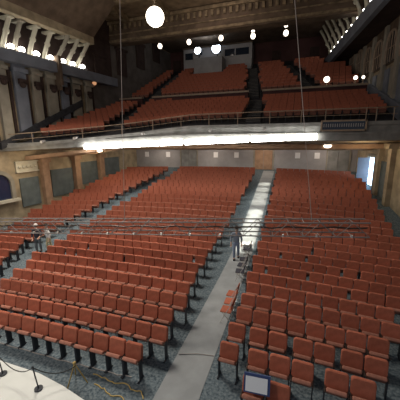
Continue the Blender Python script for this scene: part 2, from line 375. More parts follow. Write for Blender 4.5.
for i in range(6):
    y = 23.4+i*2.5; r = .85
    win = bpy.data.objects.new('window_%d' % (2+i), None); C.objects.link(win); struct(win, 'dark lattice arch on the far flank wall')
    x = lambda yy, o: wr(yy)-o
    z0 = 12.0+max(0, y-30)*.2
    P = [(-r, 0), (-r, 1.3)]+[(-r*math.cos(t), 1.3+r*math.sin(t)) for t in [math.pi*j/12 for j in range(1, 12)]]+[(r, 1.3), (r, 0)]
    b = MB(); n = len(P); b.v += [(x(y+a, .12), y+a, z0+c) for a, c in P]+[(x(y+a, 0), y+a, z0+c) for a, c in P]
    b.f += [tuple(range(n)), tuple(reversed(range(n, 2*n)))]+[(j, (j+1) % n, n+(j+1) % n, n+j) for j in range(n)]
    b.obj('window_glass', M['black'], win)
    b = MB(); b.tube([(x(y+a,   .20), y+a, z0+c) for a, c in P], .09, 6)
    b.tube([(x(y,   .20), y, z0), (x(y,   .20), y, z0+2.1)], .045, 6); b.tube([(x(y-r,   .20), y-r, z0+1.0), (x(y+r,   .20), y+r, z0+1.0)], .045, 6)
    for q in (-.42, .42): b.tube([(x(y+q,   .20), y+q, z0), (x(y+q,   .20), y+q, z0+2.0)], .03, 6)
    b.obj('window_lattice', M['rail'], win)
    if i < 5:
        b = MB(); yy = y+1.25; zb = 7.6+(yy-21)*.36
        b.box((wr(yy)-.12, yy, (zb+14.8)/2), (.3, .5, 14.8-zb), rz=.105); struct(b.obj('column_pilaster.%03d' % (20+i), M['tan2']), 'pale pilaster between lattice arches')
        for q in (-.55, .55):
            b = MB(); b.box((wr(y+q)-.05, y+q, (7.4+(y-21)*.36+11.6)/2), (.16, .8, 11.6-7.4-(y-21)*.36), rz=.105)
            if 11.6-7.4-(y-21)*.36 > .5: struct(b.obj('wall_panel_right.%03d' % (2*i+(q > 0)), M['tan2'] if q < 0 else M['greyblue']), 'tall pale wall panel below the lattice arch')
# under the balcony, far side: columns and the daylight doorway
for i, y in enumerate((23.4, 25.5)):
    b = MB(); b.box((wr(y)-.15, y, 3.9), (.4, .5, 5.2), rz=.105); b.box((wr(y)-.25, y, 5.9), (.7, .95, .35), rz=.105)
    struct(b.obj('column.%03d' % (10+i), M['tan']), 'tan wall pier near the bright doorway')
b = MB(); b.box((wr(24.6)-.05, 24.6, 3.2), (.14, 1.5, 3.0), rz=.105); struct(b.obj('wall_panel_dark', M['greenpanel']), 'dark wall panel beside the bright doorway')
d = bpy.data.objects.new('door_1', None); C.objects.link(d); struct(d, 'open doorway full of blue-white daylight under the balcony')
y = 27.1
MB().box((wr(y)-.04, y, fz(y)+1.35), (.1, 1.3, 2.3), rz=.105).obj('door_daylight', M['daylight'], d)
b = MB()
for q in (-.85, .85): b.box((wr(y+q)-.1, y+q, fz(y)+1.3), (.3, .2, 2.8), rz=.105)
b.box((wr(y)-.1, y, fz(y)+2.72), (.3, 1.9, .2), rz=.105); b.obj('door_frame', M['tan2'], d)
MB().box((wr(y+.9)-.5, y+.8, fz(y)+1.28), (.9, .07, 2.4), rz=-.2).obj('door_leaf', M['greyblue'], d)
# rear doors under the balcony
for i, x in enumerate((-3.2, -11.9, 4.2)):
    d = bpy.data.objects.new('door_%d' % (2+i), None); C.objects.link(d); struct(d, 'brown double door in the grey rear wall')
    for q in (-.48, .48): MB().box((x+q, 31.47, 4.2), (.92, .08, 2.1)).obj('door_leaf', M['pier' if i == 0 else 'fascia'], d)
    b = MB(); b.box((x, 31.46, 5.32), (2.2, .12, .12)); [b.box((x+q, 31.46, 4.25), (.12, .12, 2.3)) for q in (-1.05, 1.05)]; b.obj('door_frame', M['tan2'], d)
b = MB()
for x in (-18.2, -15.5, -9, -6.4, .5, 2.4): b.box((x, 31.45, 4.55), (.5, .06, .55))
for i, x in enumerate((-17.5, -14.6, -8.6, -6.2, .3, 2.2)):
    o = MB().box((x, 31.46, 4.7), (.5, .06, .6)).obj('notice' if i == 0 else 'notice.%03d' % i, M['white'])
    tag(o, 'small white notice on the grey rear wall, %s from the arched wall' % ordn[i], 'notice', 'notices on the rear wall')

# ------------------------------------------------------------------ balcony
b = MB(); xs = [-21.2+i*.4 for i in range(24)]+[-11.2+i*1.2 for i in range(15)]+[7.3]; L = 8
for x in xs:
    a = Yf(x)
    prof = [(a, zbot(x)), (a, zdeck(x)), (a+.35, zdeck(x)), (28.4, 9.9), (29.5, 10.3), (40.9, zup(40.9)), (40.9, 5.6), (31.5, 5.55)]
    b.v += [(x, p, q) for p, q in prof]
for i in range(len(xs)-1):
    for j in range(L): b.f.append((i*L+j, i*L+(j+1) % L, (i+1)*L+(j+1) % L, (i+1)*L+j))
b.f += [tuple(range(L)), tuple((len(xs)-1)*L+j for j in reversed(range(L)))]
struct(b.obj('slab_balcony', M['deck']), 'dark carpeted balcony deck')
def strip(name, m, fy, z0f, z1f, dep, x0=-20.75, x1=6.8, n=48):
    b = MB()
    for i in range(n):
        xa, xb = lerp(x0, x1, i/n), lerp(x0, x1, (i+1)/n)
        A = [(xa, fy(xa)-dep, z0f(xa)), (xa, fy(xa), z0f(xa)), (xa, fy(xa), z1f(xa)), (xa, fy(xa)-dep, z1f(xa))]
        B = [(xb, fy(xb)-dep, z0f(xb)), (xb, fy(xb), z0f(xb)), (xb, fy(xb), z1f(xb)), (xb, fy(xb)-dep, z1f(xb))]
        k = len(b.v); b.v += A+B
        b.f += [(k+j, k+(j+1) % 4, k+4+(j+1) % 4, k+4+j) for j in range(4)]
    return b.obj(name, m)
struct(strip('trim_50', M['fascia'], Yf, lambda x: zbot(x), lambda x: zdeck(x)+.08, .12), 'grey moulded balcony front')
struct(strip('trim_51', M['fascia'], lambda x: Yf(x)-.12, lambda x: zdeck(x)-.12, lambda x: zdeck(x)+.12, .16), 'moulding at the top of the balcony front')
struct(strip('trim_52', M['fascia'], lambda x: Yf(x)-.12, lambda x: zbot(x)+.42, lambda x: zbot(x)+.56, .10), 'middle moulding of the balcony front')
# soffit skin and its beams
b = MB(); n = 40
for i in range(n+1):
    x = lerp(-21.1, 7.2, i/n); b.v += [(x, Yf(x)+.02, zbot(x)-.03), (x, 31.5, 5.5)]
for i in range(n): b.f.append((2*i, 2*i+1, 2*i+3, 2*i+2))
struct(b.obj('ceiling_soffit', M['soffit']), 'tan plaster underside of the balcony')
b = MB()
for y in (24.5, 28): b.box((-7, y, lerp(6.2, 5.5, (y-22)/9.5)-.16), (26.5, .5, .34))
struct(b.obj('beam_soffit', M['pier']), 'brown beams under the balcony')
for i in range(2):
    b = MB(); y0, y1 = ((17.0, 18.3), (20, 22))[i]
    x0, x1 = wl(y0)+.1, wl(y0)+4.2
    b.hexa([(x0, y0, 5.0), (x1, y0+3, 5.55), (x1, y0+3, 5.8), (x0, y0, 5.3)], [(x0, y0+.6, 5.0), (x1, y0+3.6, 5.55), (x1, y0+3.6, 5.8), (x0, y0+.6, 5.3)])
    struct(b.obj('beam_soffit.%03d' % (i+1), M['pier']), 'brown beam under the curved end of the balcony')
# cross wall between the tiers, light coping
for q, (xa, xb) in enumerate(((-19.9, -16.35), (-15.05, -4.65), (-3.25, 5.6))):
    b = MB(); b.box(((xa+xb)/2, 29.05, 10.45), (xb-xa, .18, 1.0)); struct(b.obj('wall_parapet' if q == 0 else 'wall_parapet.%03d' % q, M['maroon']), 'low dark wall between the balcony tiers')
    b = MB(); b.box(((xa+xb)/2, 29.0, 11.0), (xb-xa+.1, .34, .16)); struct(b.obj('trim_%d' % (53+q), M['rail']), 'pale coping of the low balcony wall')
# steps in the balcony aisles
def lowX(y): return -15.5-.05*(y-22.5)
AIS = [(lambda y: -15.25-.06*(y-22.5), 22.6, 28.3, 1), (lambda y: -3.2-.1*(y-22.5), 22.6, 28.3, 1), (lambda y: -15.7, 29.6, 38.6, 2), (lambda y: -4.25-.16*(y-29.5), 29.6, 38.6, 2), (lambda y: 1.3-.33*(y-29.5), 29.6, 38.6, 2)]
for i, (fx, y0, y1, t) in enumerate(AIS):
    b = MB(); nb = MB(); y = y0
    while y < y1:
        x = fx(y); z = zlow(x, y) if t == 1 else zup(y)
        b.box((x, y+.21, z+.02), (1.15, .42, .26)); nb.box((x, y+.01, z+.155), (1.1, .05, .03)); y += .43
    o = struct(b.obj('floor_steps' if i == 0 else 'floor_steps.%03d' % i, M['deck']), 'dark carpeted steps of a balcony aisle')
    struct(nb.obj('trim_nosing' if i == 0 else 'trim_nosing.%03d' % i, M['nosing']), 'worn step edges of a balcony aisle')

# ------------------------------------------------------------------ seats
def seat_meshes():
    P = []; hx, hz = .264, .252
    for cx, cz, a0, r in ((hx-.075, hz-.075, 0, .075), (-hx+.075, hz-.075, 90, .075), (-hx+.03, -hz+.03, 180, .03), (hx-.03, -hz+.03, 270, .03)):
        for q in range(4): P.append((cx+r*math.cos(math.radians(a0+30*q)), cz+r*math.sin(math.radians(a0+30*q))))
    n = len(P); b = MB()
    rings = [(-.045, .90), (-.052, .78), ]
    b.v = [(x, .04, z) for x, z in P]+[(x, -.028, z) for x, z in P]+[(x*.93, -.05, z*.92) for x, z in P]
    b.f = [tuple(range(n)), tuple(2*n+i for i in reversed(range(n)))]
    for k in (0, 1): b.f += [(k*n+i, k*n+(i+1) % n, (k+1)*n+(i+1) % n, (k+1)*n+i) for i in range(n)]
    back = b.mesh('backrest', M['fabric'])
    cush = MB().box((0, 0, 0), (.455, .32, .105)).mesh('cushion', M['cushion'], True, .03, 3)
    arm = MB().box((0, 0, 0), (.032, .26, .035)).mesh('armrest', M['arm'], False, .008, 1)
    b = MB().box((0, .09, .29), (.026, .16, .58)); b.box((0, .06, .02), (.032, .30, .04))
    leg = b.mesh('leg', M['iron'])
    return back, cush, arm, leg
BACK, CUSH, ARM, LEG = seat_meshes()
BLOC, BROT = (0, .20, .738), (-.20, 0, 0)
CLOC, CROT = (0, .055, .545), (-.80, 0, 0)
def seat_proto():
    t = thing('theatre_seat', '', 'seat')
    o = child('backrest', BACK, t, BLOC); o.rotation_euler = BROT
    o = child('cushion', CUSH, t, CLOC); o.rotation_euler = CROT
    for s in (-1, 1):
        child('armrest', ARM, t, (s*.256, .05, .598)); child('leg', LEG, t, (s*.256, 0, 0))
    return t
class RowSeat: pass
seats = []
def add_seat(x, k, block, pos, dy=0, rz=0, yy=None):
    cur = .006*(x+5.4)**2
    s = RowSeat(); s.x = x; s.y = (Y0+PR*k if yy is None else yy)-cur-.29+dy; s.k = k; s.block = block; s.pos = pos
    s.z = fz(s.y) ; s.rz = rz-math.atan(.012*(x+5.4)); seats.append(s)
def mid_left(Y): return pw(Y, [(6, -11.2), (8.4, -12.0), (12.2, -13.1), (16.5, -13.8), (19, -13.4), (22.4, -12.8), (28, -12.1), (30, -11.9)])
def arch_right(Y): return pw(Y, [(8.5, -12.75), (10.2, -13.7), (12.5, -14.95), (17, -15.2), (22.4, -14.4), (28, -13.4), (30, -13.2)])
def arch_left(Y): return max(wl(Y)+.55, pw(Y, [(10, -17.6), (14.5, -18.5), (18.6, -20.2)]))
def right_end(Y): return pw(Y, [(6.5, 1.9), (6.9, 2.2), (7.7, 2.75), (8.6, 3.0), (10.6, 3.75), (13.4, 4.75), (18, 5.9), (21, 5.9), (26, 5.6), (30, 4.95)])
edge_m = {0: -3.69, 1: -3.33, 2: -3.55, 3: -3.38, 4: -3.62, 5: -3.68, 6: -3.86, 7: -3.80, 8: -3.95, 9: -3.93}
edge_r = {1: -1.70, 2: -1.65, 3: -1.57, 4: -1.58}
for k in range(27):
    Y = Y0+PR*k
    # middle block, counted from the stone aisle
    x = edge_m.get(k, -3.95+(.12 if k % 2 else 0)+max(0, k-12)*.015); p = 0
    while x-PW > mid_left(Y):
        if not (x < -12.75 and 11.2 < Y < 13.6): add_seat(x-PW/2, k, 'm', p, random.uniform(-.012, .012), random.uniform(-.008, .008)); p += 1
        x -= PW+(.10 if (k in (5, 6, 7, 8) and random.random() < .13) else 0)
    # doorway-side block
    if k == 0:
        for p, x in enumerate((-.62, -.05)): add_seat(x, 0, 'r', p)
        continue
    if k == 1: lst = [-1.42, -.62, -.06, .50, 1.28, 1.84]
    elif k == 2: lst = [-1.38, -.72, -.16, .53, 1.08, 1.75, 2.30]
    else:
        x = edge_r.get(k, -1.62+(.1 if k % 2 else -.04)); lst = []
        while x+PW < right_end(Y)+.1:
            lst.append(x+PW/2); x += PW+(.10 if (k in (6, 7, 8, 9, 10) and random.random() < .16) else 0)
    for p, x in enumerate(lst): add_seat(x, k, 'r', p, random.uniform(-.012, .012), random.uniform(-.008, .008))
    # arch-side block
    if k >= 3:
        x = arch_right(Y)-(.12 if k % 2 else 0); p = 0
        while x-PW > arch_left(Y):
            add_seat(x-PW/2, k, 'l', p, random.uniform(-.012, .012), random.uniform(-.008, .008)); p += 1; x -= PW
for s in seats:
    s.px = pix((s.x, s.y+.2, s.z+.7)); s.d = s.px[2]
inview = [s for s in seats if -9 < s.px[0] < 409 and s.px[1] < 408]
inview.sort(key=lambda s: s.d)
def rowname(k): return ordn[k]
first = None
BL = {'m': ('middle', 'stone'), 'r': ('doorway-side', 'stone')}
GR = {'m': 'theatre seats of the middle block', 'r': 'theatre seats of the doorway-side block', 'l': 'theatre seats of the arch-side block'}
proto = seat_proto(); pkids = list(proto.children)
for i, s in enumerate(inview[:300]):
    if i == 0: t = proto; kids = pkids
    else:
        t = proto.copy(); C.objects.link(t); kids = []
        for c in pkids:
            d = c.copy(); d.parent = t; C.objects.link(d); kids.append(d)
    t.location = (s.x, s.y, s.z); t.rotation_euler = (0, 0, s.rz)
    for d in kids:
        if d.name.startswith('backrest'): d.rotation_euler = (BROT[0]+random.uniform(-.03, .03), 0, 0)
        if d.name.startswith('cushion'): d.rotation_euler = (CROT[0]+random.uniform(-.08, .10), 0, 0)
    if s.block == 'l': t['label'] = 'red theatre seat of arch-side block, level with %s middle row, %s from the side aisle' % (rowname(s.k), ordn[s.pos])
    else: t['label'] = 'red theatre seat in %s row of the %s block, %s from the stone aisle' % (rowname(s.k), BL[s.block][0], ordn[s.pos])
    t['group'] = GR[s.block]
# everything farther off: one mesh of simpler seats on the main floor and the balcony
fb = MB(); fc = MB(); fl = MB()
def far_seat(x, y, z, rz=0):
    R = Matrix.Rotation(rz, 3, 'Z'); o = Vector((x, y, z))
    j = random.uniform(-.008, .008)
    def tb(B, c, d, rx):
        B.box(o+R @ Vector(c), d, rx=rx, rz=rz)
    tb(fb, BLOC, (.515, .085, .50), BROT[0]+j); tb(fc, CLOC, (.455, .32, .10), CROT[0]+j*2)
    tb(fl, (-.256, .05, .31), (.03, .26, .62), 0)
for s in inview[300:]+[s for s in seats if s not in set(inview)]: far_seat(s.x, s.y, s.z, s.rz)
def blocked(x, y, tier):
    return any(abs(x-fx(y)) < .78 for fx, y0, y1, t in AIS if t == tier)
nb = 0
for i in range(16):
    x = -20.6
    while x < 5.6:
        y = Yf(x)+.85+.86*i
        sl = (Yf(x+.2)-Yf(x-.2))/.4
        if y < 28.0 and x > wl(y)+.95 and x < wr(y)-1.0 and not blocked(x, y, 1):
            far_seat(x, y, zlow(x, y), math.atan(sl)); nb += 1
        x += PW*math.cos(math.atan(sl))
for i in range(10):
    y = 30.3+i*.87; x = wl(y)+.9
    while x < wr(y)-.9:
        if not blocked(x, y, 2) and not (y > 35.9 and -13.4 < x < -8.8) and not (y > 36 and x > wr(y)-2.9): far_seat(x, y, zup(y)); nb += 1
        x += PW
b = MB(); b.add(fb.v, fb.f); nb_ = len(fb.f); b.add(fc.v, fc.f); nc_ = len(fc.f); b.add(fl.v, fl.f)
o = b.obj('theatre_seating', M['fabric'])
o.data.materials.append(M['cushion']); o.data.materials.append(M['iron'])
if len(o.data.polygons) == len(b.f):
    o.data.polygons.foreach_set('material_index', [0]*nb_+[1]*nc_+[2]*(len(b.f)-nb_-nc_))
tag(o, 'red theatre seats filling the rear of the main floor and the balcony', 'seats', kind='stuff')

# ------------------------------------------------------------------ balcony railing
rl = thing('balcony_railing', 'thin brown metal pipe railing with posts along the balcony front', 'railing')
xs = [-20.5+i*.45 for i in range(20)]+[-11.5, -8, -4, 0, 3, 6.2]
MB().tube([(x, Yf(x)+.1, zrail(x)) for x in xs], .035, 8).obj('top_rail', M['rail'], rl, smooth=True)
MB().tube([(x, Yf(x)+.1, zrail(x)-.42) for x in xs], .022, 8).obj('lower_rail', M['rail'], rl, smooth=True)
for x in (-19.4, -16.8, -14.2, -11.6, -9, -6.6, -4.3, -1.9, .3, 1.9, 4.4, 5.0, 6.0):
    MB().tube([(x, Yf(x)+.1, zdeck(x)-.02), (x, Yf(x)+.1, zrail(x)+.02)], .032, 8).obj('post', M['rail'], rl)

# fluorescent battens along the fascia
seg = [(-16.6, -13.3), (-13.25, -10.85), (-10.75, -8.75), (-8.55, -5.95), (-5.85, -3.35), (-3.2, -.75), (-.68, 1.45)]
for i, (a, c) in enumerate(seg):
    za = lambda x: lerp(5.98, 6.62, (x+16.5)/18.0)
    mid = (a+c)/2; ya = Yf(mid)-.34
    t = thing('batten_light', 'long glowing white batten light under the balcony front, %s from the arched wall' % ordn[i], 'light', (mid, ya, za(mid)), 0, 'batten lights along the balcony front')
    h = (c-a)/2; dy0, dy1 = Yf(a)-.34-ya, Yf(c)-.34-ya; d0, d1 = za(a)-za(mid), za(c)-za(mid)
    MB().hexa([(-h, dy0+.2, d0-.08), (-h, dy0+.28, d0-.08), (-h, dy0+.28, d0+.08), (-h, dy0+.2, d0+.08)], [(h, dy1+.2, d1-.08), (h, dy1+.28, d1-.08), (h, dy1+.28, d1+.08), (h, dy1+.2, d1+.08)]).obj('housing', M['steel'], t)
    MB().tube([(-h+.05, dy0, d0), (0, 0, 0), (h-.05, dy1, d1)], .21, 12).obj('tube', M['tube'], t)
# framed display box on the fascia
t = thing('display_box', 'grey framed horizontal display box hung on the balcony front', 'display', (3.0, 21.7, 7.32))
MB().box((0, .05, 0), (2.75, .22, .74)).obj('case', M['steel'], t)
b = MB()
for q in (-.32, .32): b.box((0, -.08, q), (2.8, .08, .1))
for q in (-1.36, 1.36): b.box((q, -.08, 0), (.1, .08, .74))
b.obj('frame', M['rail'], t)
MB().box((0, -.075, 0), (2.6, .03, .5)).obj('screen', M['glassdark'], t)
b = MB()
for i in range(18): b.box((-1.2+i*.14, -.1, .02), (.06, .02, .22))
b.obj('grille', M['steel'], t)
# small stage lamps clamped to the front of the balcony
for i, (x, z) in enumerate([(-16.9, 6.75), (-12.2, 7.05), (-6.3, 7.2), (-2.2, 7.25), (-18.6, 6.5)]):
    t = thing('stage_lamp', 'small grey stage lamp clamped to the balcony front, %s from the arched wall' % ordn[[1, 2, 3, 4, 0][i]], 'lamp', (x, Yf(x)-.5, z), 0, 'stage lamps on the balcony front')
    MB().tube([(0, .12, 0), (0, -.22, -.08)], [.09, .12], 10).obj('can', M['steel'], t)
    MB().tube([(0, -.215, -.078), (0, -.235, -.083)], .10, 10).obj('lens', M['white'], t)
    MB().box((0, .16, .05), (.05, .34, .05)).obj('clamp', M['iron'], t)

# ------------------------------------------------------------------ lamps
t = thing('globe_lamp', 'large glowing white globe lamp hanging from the ceiling on a rod', 'lamp', (-8.44, 17, 13.72))
MB().sphere((0, 0, 0), .54, 24, 16).obj('globe', M['globe'], t, smooth=True)  # sphere oversized so its shape takes in the glow around the lamp
MB().tube([(0, 0, .5), (0, 0, 4.87)], .035, 8).obj('rod', M['rail'], t)
MB().tube([(0, 0, .44), (0, 0, .62)], [.24, .12], 12).obj('cap', M['gold'], t)
for i, (x, z) in enumerate([(-14.93, 16.65), (-11.48, 16.69), (-7.94, 16.69), (-4.64, 16.51), (-1.48, 16.42)]):
    t = thing('pendant_lamp', 'small glowing pendant globe behind the ceiling beam, %s from the arched wall' % ordn[i], 'lamp', (x, 31, z), 0, 'pendant globes above the balcony')
    MB().sphere((0, 0, 0), .24, 16, 10, 1.15).obj('globe', M['globe_s'], t, smooth=True)
    MB().tube([(0, 0, .24), (0, 0, 18.75-z)], .025, 6).obj('rod', M['iron'], t); MB().tube([(0, 0, .26), (0, 0, .4)], [.13, .05], 8).obj('cap', M['iron'], t)
for i, (x, z) in enumerate([(-17.0, 18.3), (-13.71, 18.38), (-9.53, 18.35), (-5.11, 17.95), (-1.66, 18.05)]):
    t = thing('ceiling_lamp', 'small round lit ceiling lamp above the pendants, %s from the arched wall' % ordn[i], 'lamp', (x, 34, z), 0, 'round ceiling lamps above the balcony')
    MB().sphere((0, 0, 0), .19, 14, 8, .8).obj('diffuser', M['globe_s'], t, smooth=True); MB().tube([(0, 0, .12), (0, 0, 18.75-z)], .14, 10).obj('mount', M['iron'], t)
for i, (x, y, z, lab) in enumerate([(2.33, 30.9, 12.0, 'warm lit globe on a short post behind the low balcony wall'), (4.65, 31.0, 12.0, 'lit globe on a post, second from the balcony wall corner'), (5.25, 31, 11.75, 'small lit globe on a post at the end of the low balcony wall')]):
    t = thing('post_lamp', lab, 'lamp', (x, y-1.9, 11.08), 0, 'lit globes on the low balcony wall')
    MB().tube([(0, 0, 0), (0, 0, .35)], [.05, .035], 8).obj('post', M['rail'], t)
    MB().sphere((0, 0, .52), (.26, .17, .13)[i], 14, 8).obj('globe', M['globe_s'], t, smooth=True)
t = thing('wall_sconce', 'small orange lit sconce on the flank wall beyond the slanted brackets', 'lamp', (wl(24.9)+.12, 24.9, 13.0-1.0), 0)
MB().box((0, 0, 0), (.2, .4, .5)).obj('backplate', M['pier'], t); MB().sphere((.25, 0, .05), .2, 12, 8).obj('shade', mat('amber_shade', (.6, .3, .15), .6, emis=(1, .5, .25), es=.5), t, smooth=True)
for i, (x, y, lab) in enumerate([(-17.3, 22.2, 'warm lit ceiling fixture under the balcony at the arched wall end of the battens'), (2.4, 24.2, 'warm lit ceiling fixture under the balcony near the bright doorway')]):
    z = lerp(zbot(x), 5.5, (y-Yf(x))/9.5)-.03
    t = thing('soffit_lamp', lab, 'lamp', (x, y, z), 0)
    MB().tube([(0, 0, 0), (0, 0, -.12)], .3, 16).obj('mount', M['steel'], t); MB().sphere((0, 0, -.2), .3, 16, 8, .55).obj('diffuser', M['globe_s'], t, smooth=True)

# ------------------------------------------------------------------ projection booth and follow spots
bx = thing('projection_booth', 'pale grey projection booth with dark windows at the top of the balcony', 'booth', (-10.6, 39, 15.3))
MB().box((0, .9, 1.55), (9.3, 1.8, 3.1)).obj('shell', M['booth'], bx)
for x0, x1 in ((1.15, 2.45), (2.6, 4.3), (-4.4, -3.3)):
    wn = MB().box(((x0+x1)/2, -.02, 2.15), (x1-x0, .1, .85)).obj('window', M['glassdark'], bx)
    b = MB(); [b.box(((x0+x1)/2, -.06, 2.15+q), (x1-x0+.1, .08, .07)) for q in (-.45, .45)]; b.obj('window_frame', M['booth'], wn)
MB().box((0, .8, 3.15), (9.5, 2.0, .14)).obj('roof', M['brown'], bx)
o = MB().box((-11.1, 37.6, 15.55), (3.7, 1.9, 2.0)).obj('spot_platform', M['backwall']); tag(o, 'dark grey boxed platform carrying the two blue-white follow spots', 'platform')
for i, (x, r) in enumerate([(-12.55, .42), (-10.1, .56)]):
    t = thing('follow_spot', ('smaller' if i == 0 else 'larger')+' blue-white follow spot shining in front of the projection booth', 'spotlight', (x, 37.3, 16.55), 0, 'follow spots at the booth')
    MB().tube([(0, .9, 1.1), (0, -.25, 1.0)], [.28, r+.04], 14).obj('barrel', M['black'], t)
    MB().tube([(0, -.24, 1.0), (0, -.28, 1.0)], r, 18).obj('lens', M['lens'], t)  # disc wider than a real lens, standing in for the halo
    b = MB(); b.tube([(0, .3, 0), (0, .3, .6)], .06, 8); b.box((0, .3, .62), (.8, .08, .06)); [b.box((q, .3, .85), (.05, .08, .5)) for q in (-.4, .4)]
    b.obj('yoke', M['iron'], t)
for i, x in enumerate((-3.0, 1.6, -17.0)):
    o = MB().box((x, 40.7, 16.6), (1.1, .1, 1.9)).obj('wall_door_upper' if i == 0 else 'wall_door_upper.%03d' % i, M['darkbrown']); struct(o, 'dark doorway in the upper rear wall')

# ------------------------------------------------------------------ flown truss with its two wires
WL, WR = Vector((.055, 0, 1)), Vector((-.14, 0, 1))
A, B_ = Vector((-12.6, 8.0, 3.0)), Vector((2.42, 10.12, 3.62))
t = thing('lighting_truss', 'grey box truss hung low on wires across the seats', 'truss', A)
ax = (B_-A); Ln = ax.length; ax.normalize(); sd = ax.cross(Vector((0, 0, 1))).normalized(); uz = sd.cross(ax)
hw = .24
cor = [sd*hw*a+uz*hw*c for a in (-1, 1) for c in (-1, 1)]
for c in cor: MB().tube([c, c+ax*Ln], .024, 8).obj('chord', M['truss'], t)
b = MB(); n = 30; st = Ln/n
for i in range(n):
    p, q = ax*(st*i), ax*(st*(i+1))
    for a in (-1, 1):
        u_, d_ = sd*hw*a+uz*hw, sd*hw*a-uz*hw
        b.tube([p+(u_ if i % 2 else d_), q+(d_ if i % 2 else u_)], .012, 5)
    b.tube([p+sd*hw+uz*hw, p-sd*hw+uz*hw], .012, 5); b.tube([p+sd*hw-uz*hw, p-sd*hw-uz*hw], .012, 5)
b.obj('lacing', M['truss'], t)
bp = [ax*(Ln*q/30)+uz*(.03*math.sin(q*2.3)) for q in range(31)]
MB().tube(bp, .03, 8).obj('cable_bundle', M['arm'], t)
for i in range(14):
    p = ax*(Ln*(i+.5)/14)-sd*(-hw)-uz*hw
    g = MB().box(p+Vector((0, 0, .03)), (.06, .07, .08)).obj('coupler', M['shiny'], t)
for i, (px0, lean_) in enumerate([(.435, WL), (.885, WR)]):
    p = A+ax*(Ln*px0)+uz*hw; top = p+lean_*((18.62-p.z)/lean_.z)
    o = MB().tube([p, lerp(p, top, .5), top], .011, 6).obj('hanging_wire' if i == 0 else 'hanging_wire.001', M['wire'])
    tag(o, ['thin wire carrying the truss above the middle block', 'thin wire carrying the truss above the doorway-side block'][i], 'wire', 'wires of the truss')

# ------------------------------------------------------------------ stage edge: stanchions and rope, cords on the carpet, tape
posts = [(-7.02, 4.28), (-5.72, 4.22)]
for i, (x, y) in enumerate(posts):
    t = thing('stanchion', ['slim dark rope post on the stage edge, the one by the picture corner', 'slim dark rope post on the stage edge, near the yellow tripod'][i], 'post', (x, y, .5), 0, 'rope posts on the stage edge')
    MB().tube([(0, 0, 0), (0, 0, .03)], .10, 14).obj('base', M['iron'], t); MB().tube([(0, 0, .02), (-.06, -.02, .62)], .016, 8).obj('pole', M['iron'], t)
    MB().sphere((-.062, -.02, .64), .03, 8, 6).obj('finial', M['iron'], t)
def sag(a, c, d, n=12): return [tuple(lerp(Vector(a), Vector(c), i/n)-Vector((0, 0, d*4*(i/n)*(1-i/n)))) for i in range(n+1)]
tp = (-5.55, 5.28, .5)
o = MB().tube(sag((-7.08, 4.26, 1.13), (-5.78, 4.2, 1.13), .3)+sag((-5.78, 4.2, 1.13), (-5.0, 4.75, .92), .2)[1:], .011, 6).obj('rope', M['cable']); tag(o, 'thin dark rope sagging between the posts on the stage edge', 'rope')
t = thing('tripod', 'small yellow tripod standing on the carpet at the stage corner', 'tripod', (-5.35, 5.05, 0))
for a in (0.3, 2.4, 4.5): MB().tube([(0, 0, .62), (.30*math.cos(a), .30*math.sin(a), .01)], .016, 6).obj('leg', M['yellow'], t)
MB().sphere((0, 0, .64), .045, 10, 6).obj('head', M['yellow'], t)
cords = [('yellow cord snaking on the carpet before the front row, the longer one', M['yellow'], [(-5.1, 5.42), (-4.7, 5.40), (-4.35, 5.36), (-4.0, 5.42), (-3.75, 5.30), (-3.5, 5.36), (-3.3, 5.1)]),
         ('yellow cord curling on the carpet beside the stage corner, the shorter one', M['yellow'], [(-4.85, 5.15), (-4.5, 5.1), (-4.2, 5.0), (-3.9, 5.04), (-3.7, 4.9)]),
         ('pale cord lying along the carpet ahead of the middle front row', M['cord'], [(-9.6, 5.35), (-8.9, 5.5), (-7.6, 5.55), (-6.5, 5.52), (-5.7, 5.58), (-5.2, 5.62), (-4.4, 5.6), (-3.9, 5.7)])]
for i, (lab, m_, P) in enumerate(cords):
    pts = []
    for j in range(len(P)-1):
        for q in range(5): pts.append((lerp(P[j][0], P[j+1][0], q/5), lerp(P[j][1], P[j+1][1], q/5)+.02*math.sin(j*2.1+q), .016))
    tag(MB().tube(pts, .014, 6).obj('floor_cord' if i == 0 else 'floor_cord.%03d' % i, m_), lab, 'cord')
o = MB().tube([(-3.05, 6.86, .028), (-2.5, 7.05, .028), (-2.0, 7.12, .028)], .012, 6).obj('aisle_cord', M['cord']); tag(o, 'pale cord crossing the stone aisle near its front end', 'cord')

# ------------------------------------------------------------------ notice on the front seats
t = thing('notice_board', 'white notice in a blue frame propped on the front seat by the stone aisle', 'sign', (-.52, 5.56, .76), .06)
MB().box((0, 0, .22), (.60, .04, .44), rx=-.3).obj('frame', M['bluebox'], t)
MB().box((-.01, -.028, .215), (.50, .012, .34), rx=-.3).obj('sheet', M['paper'], t)

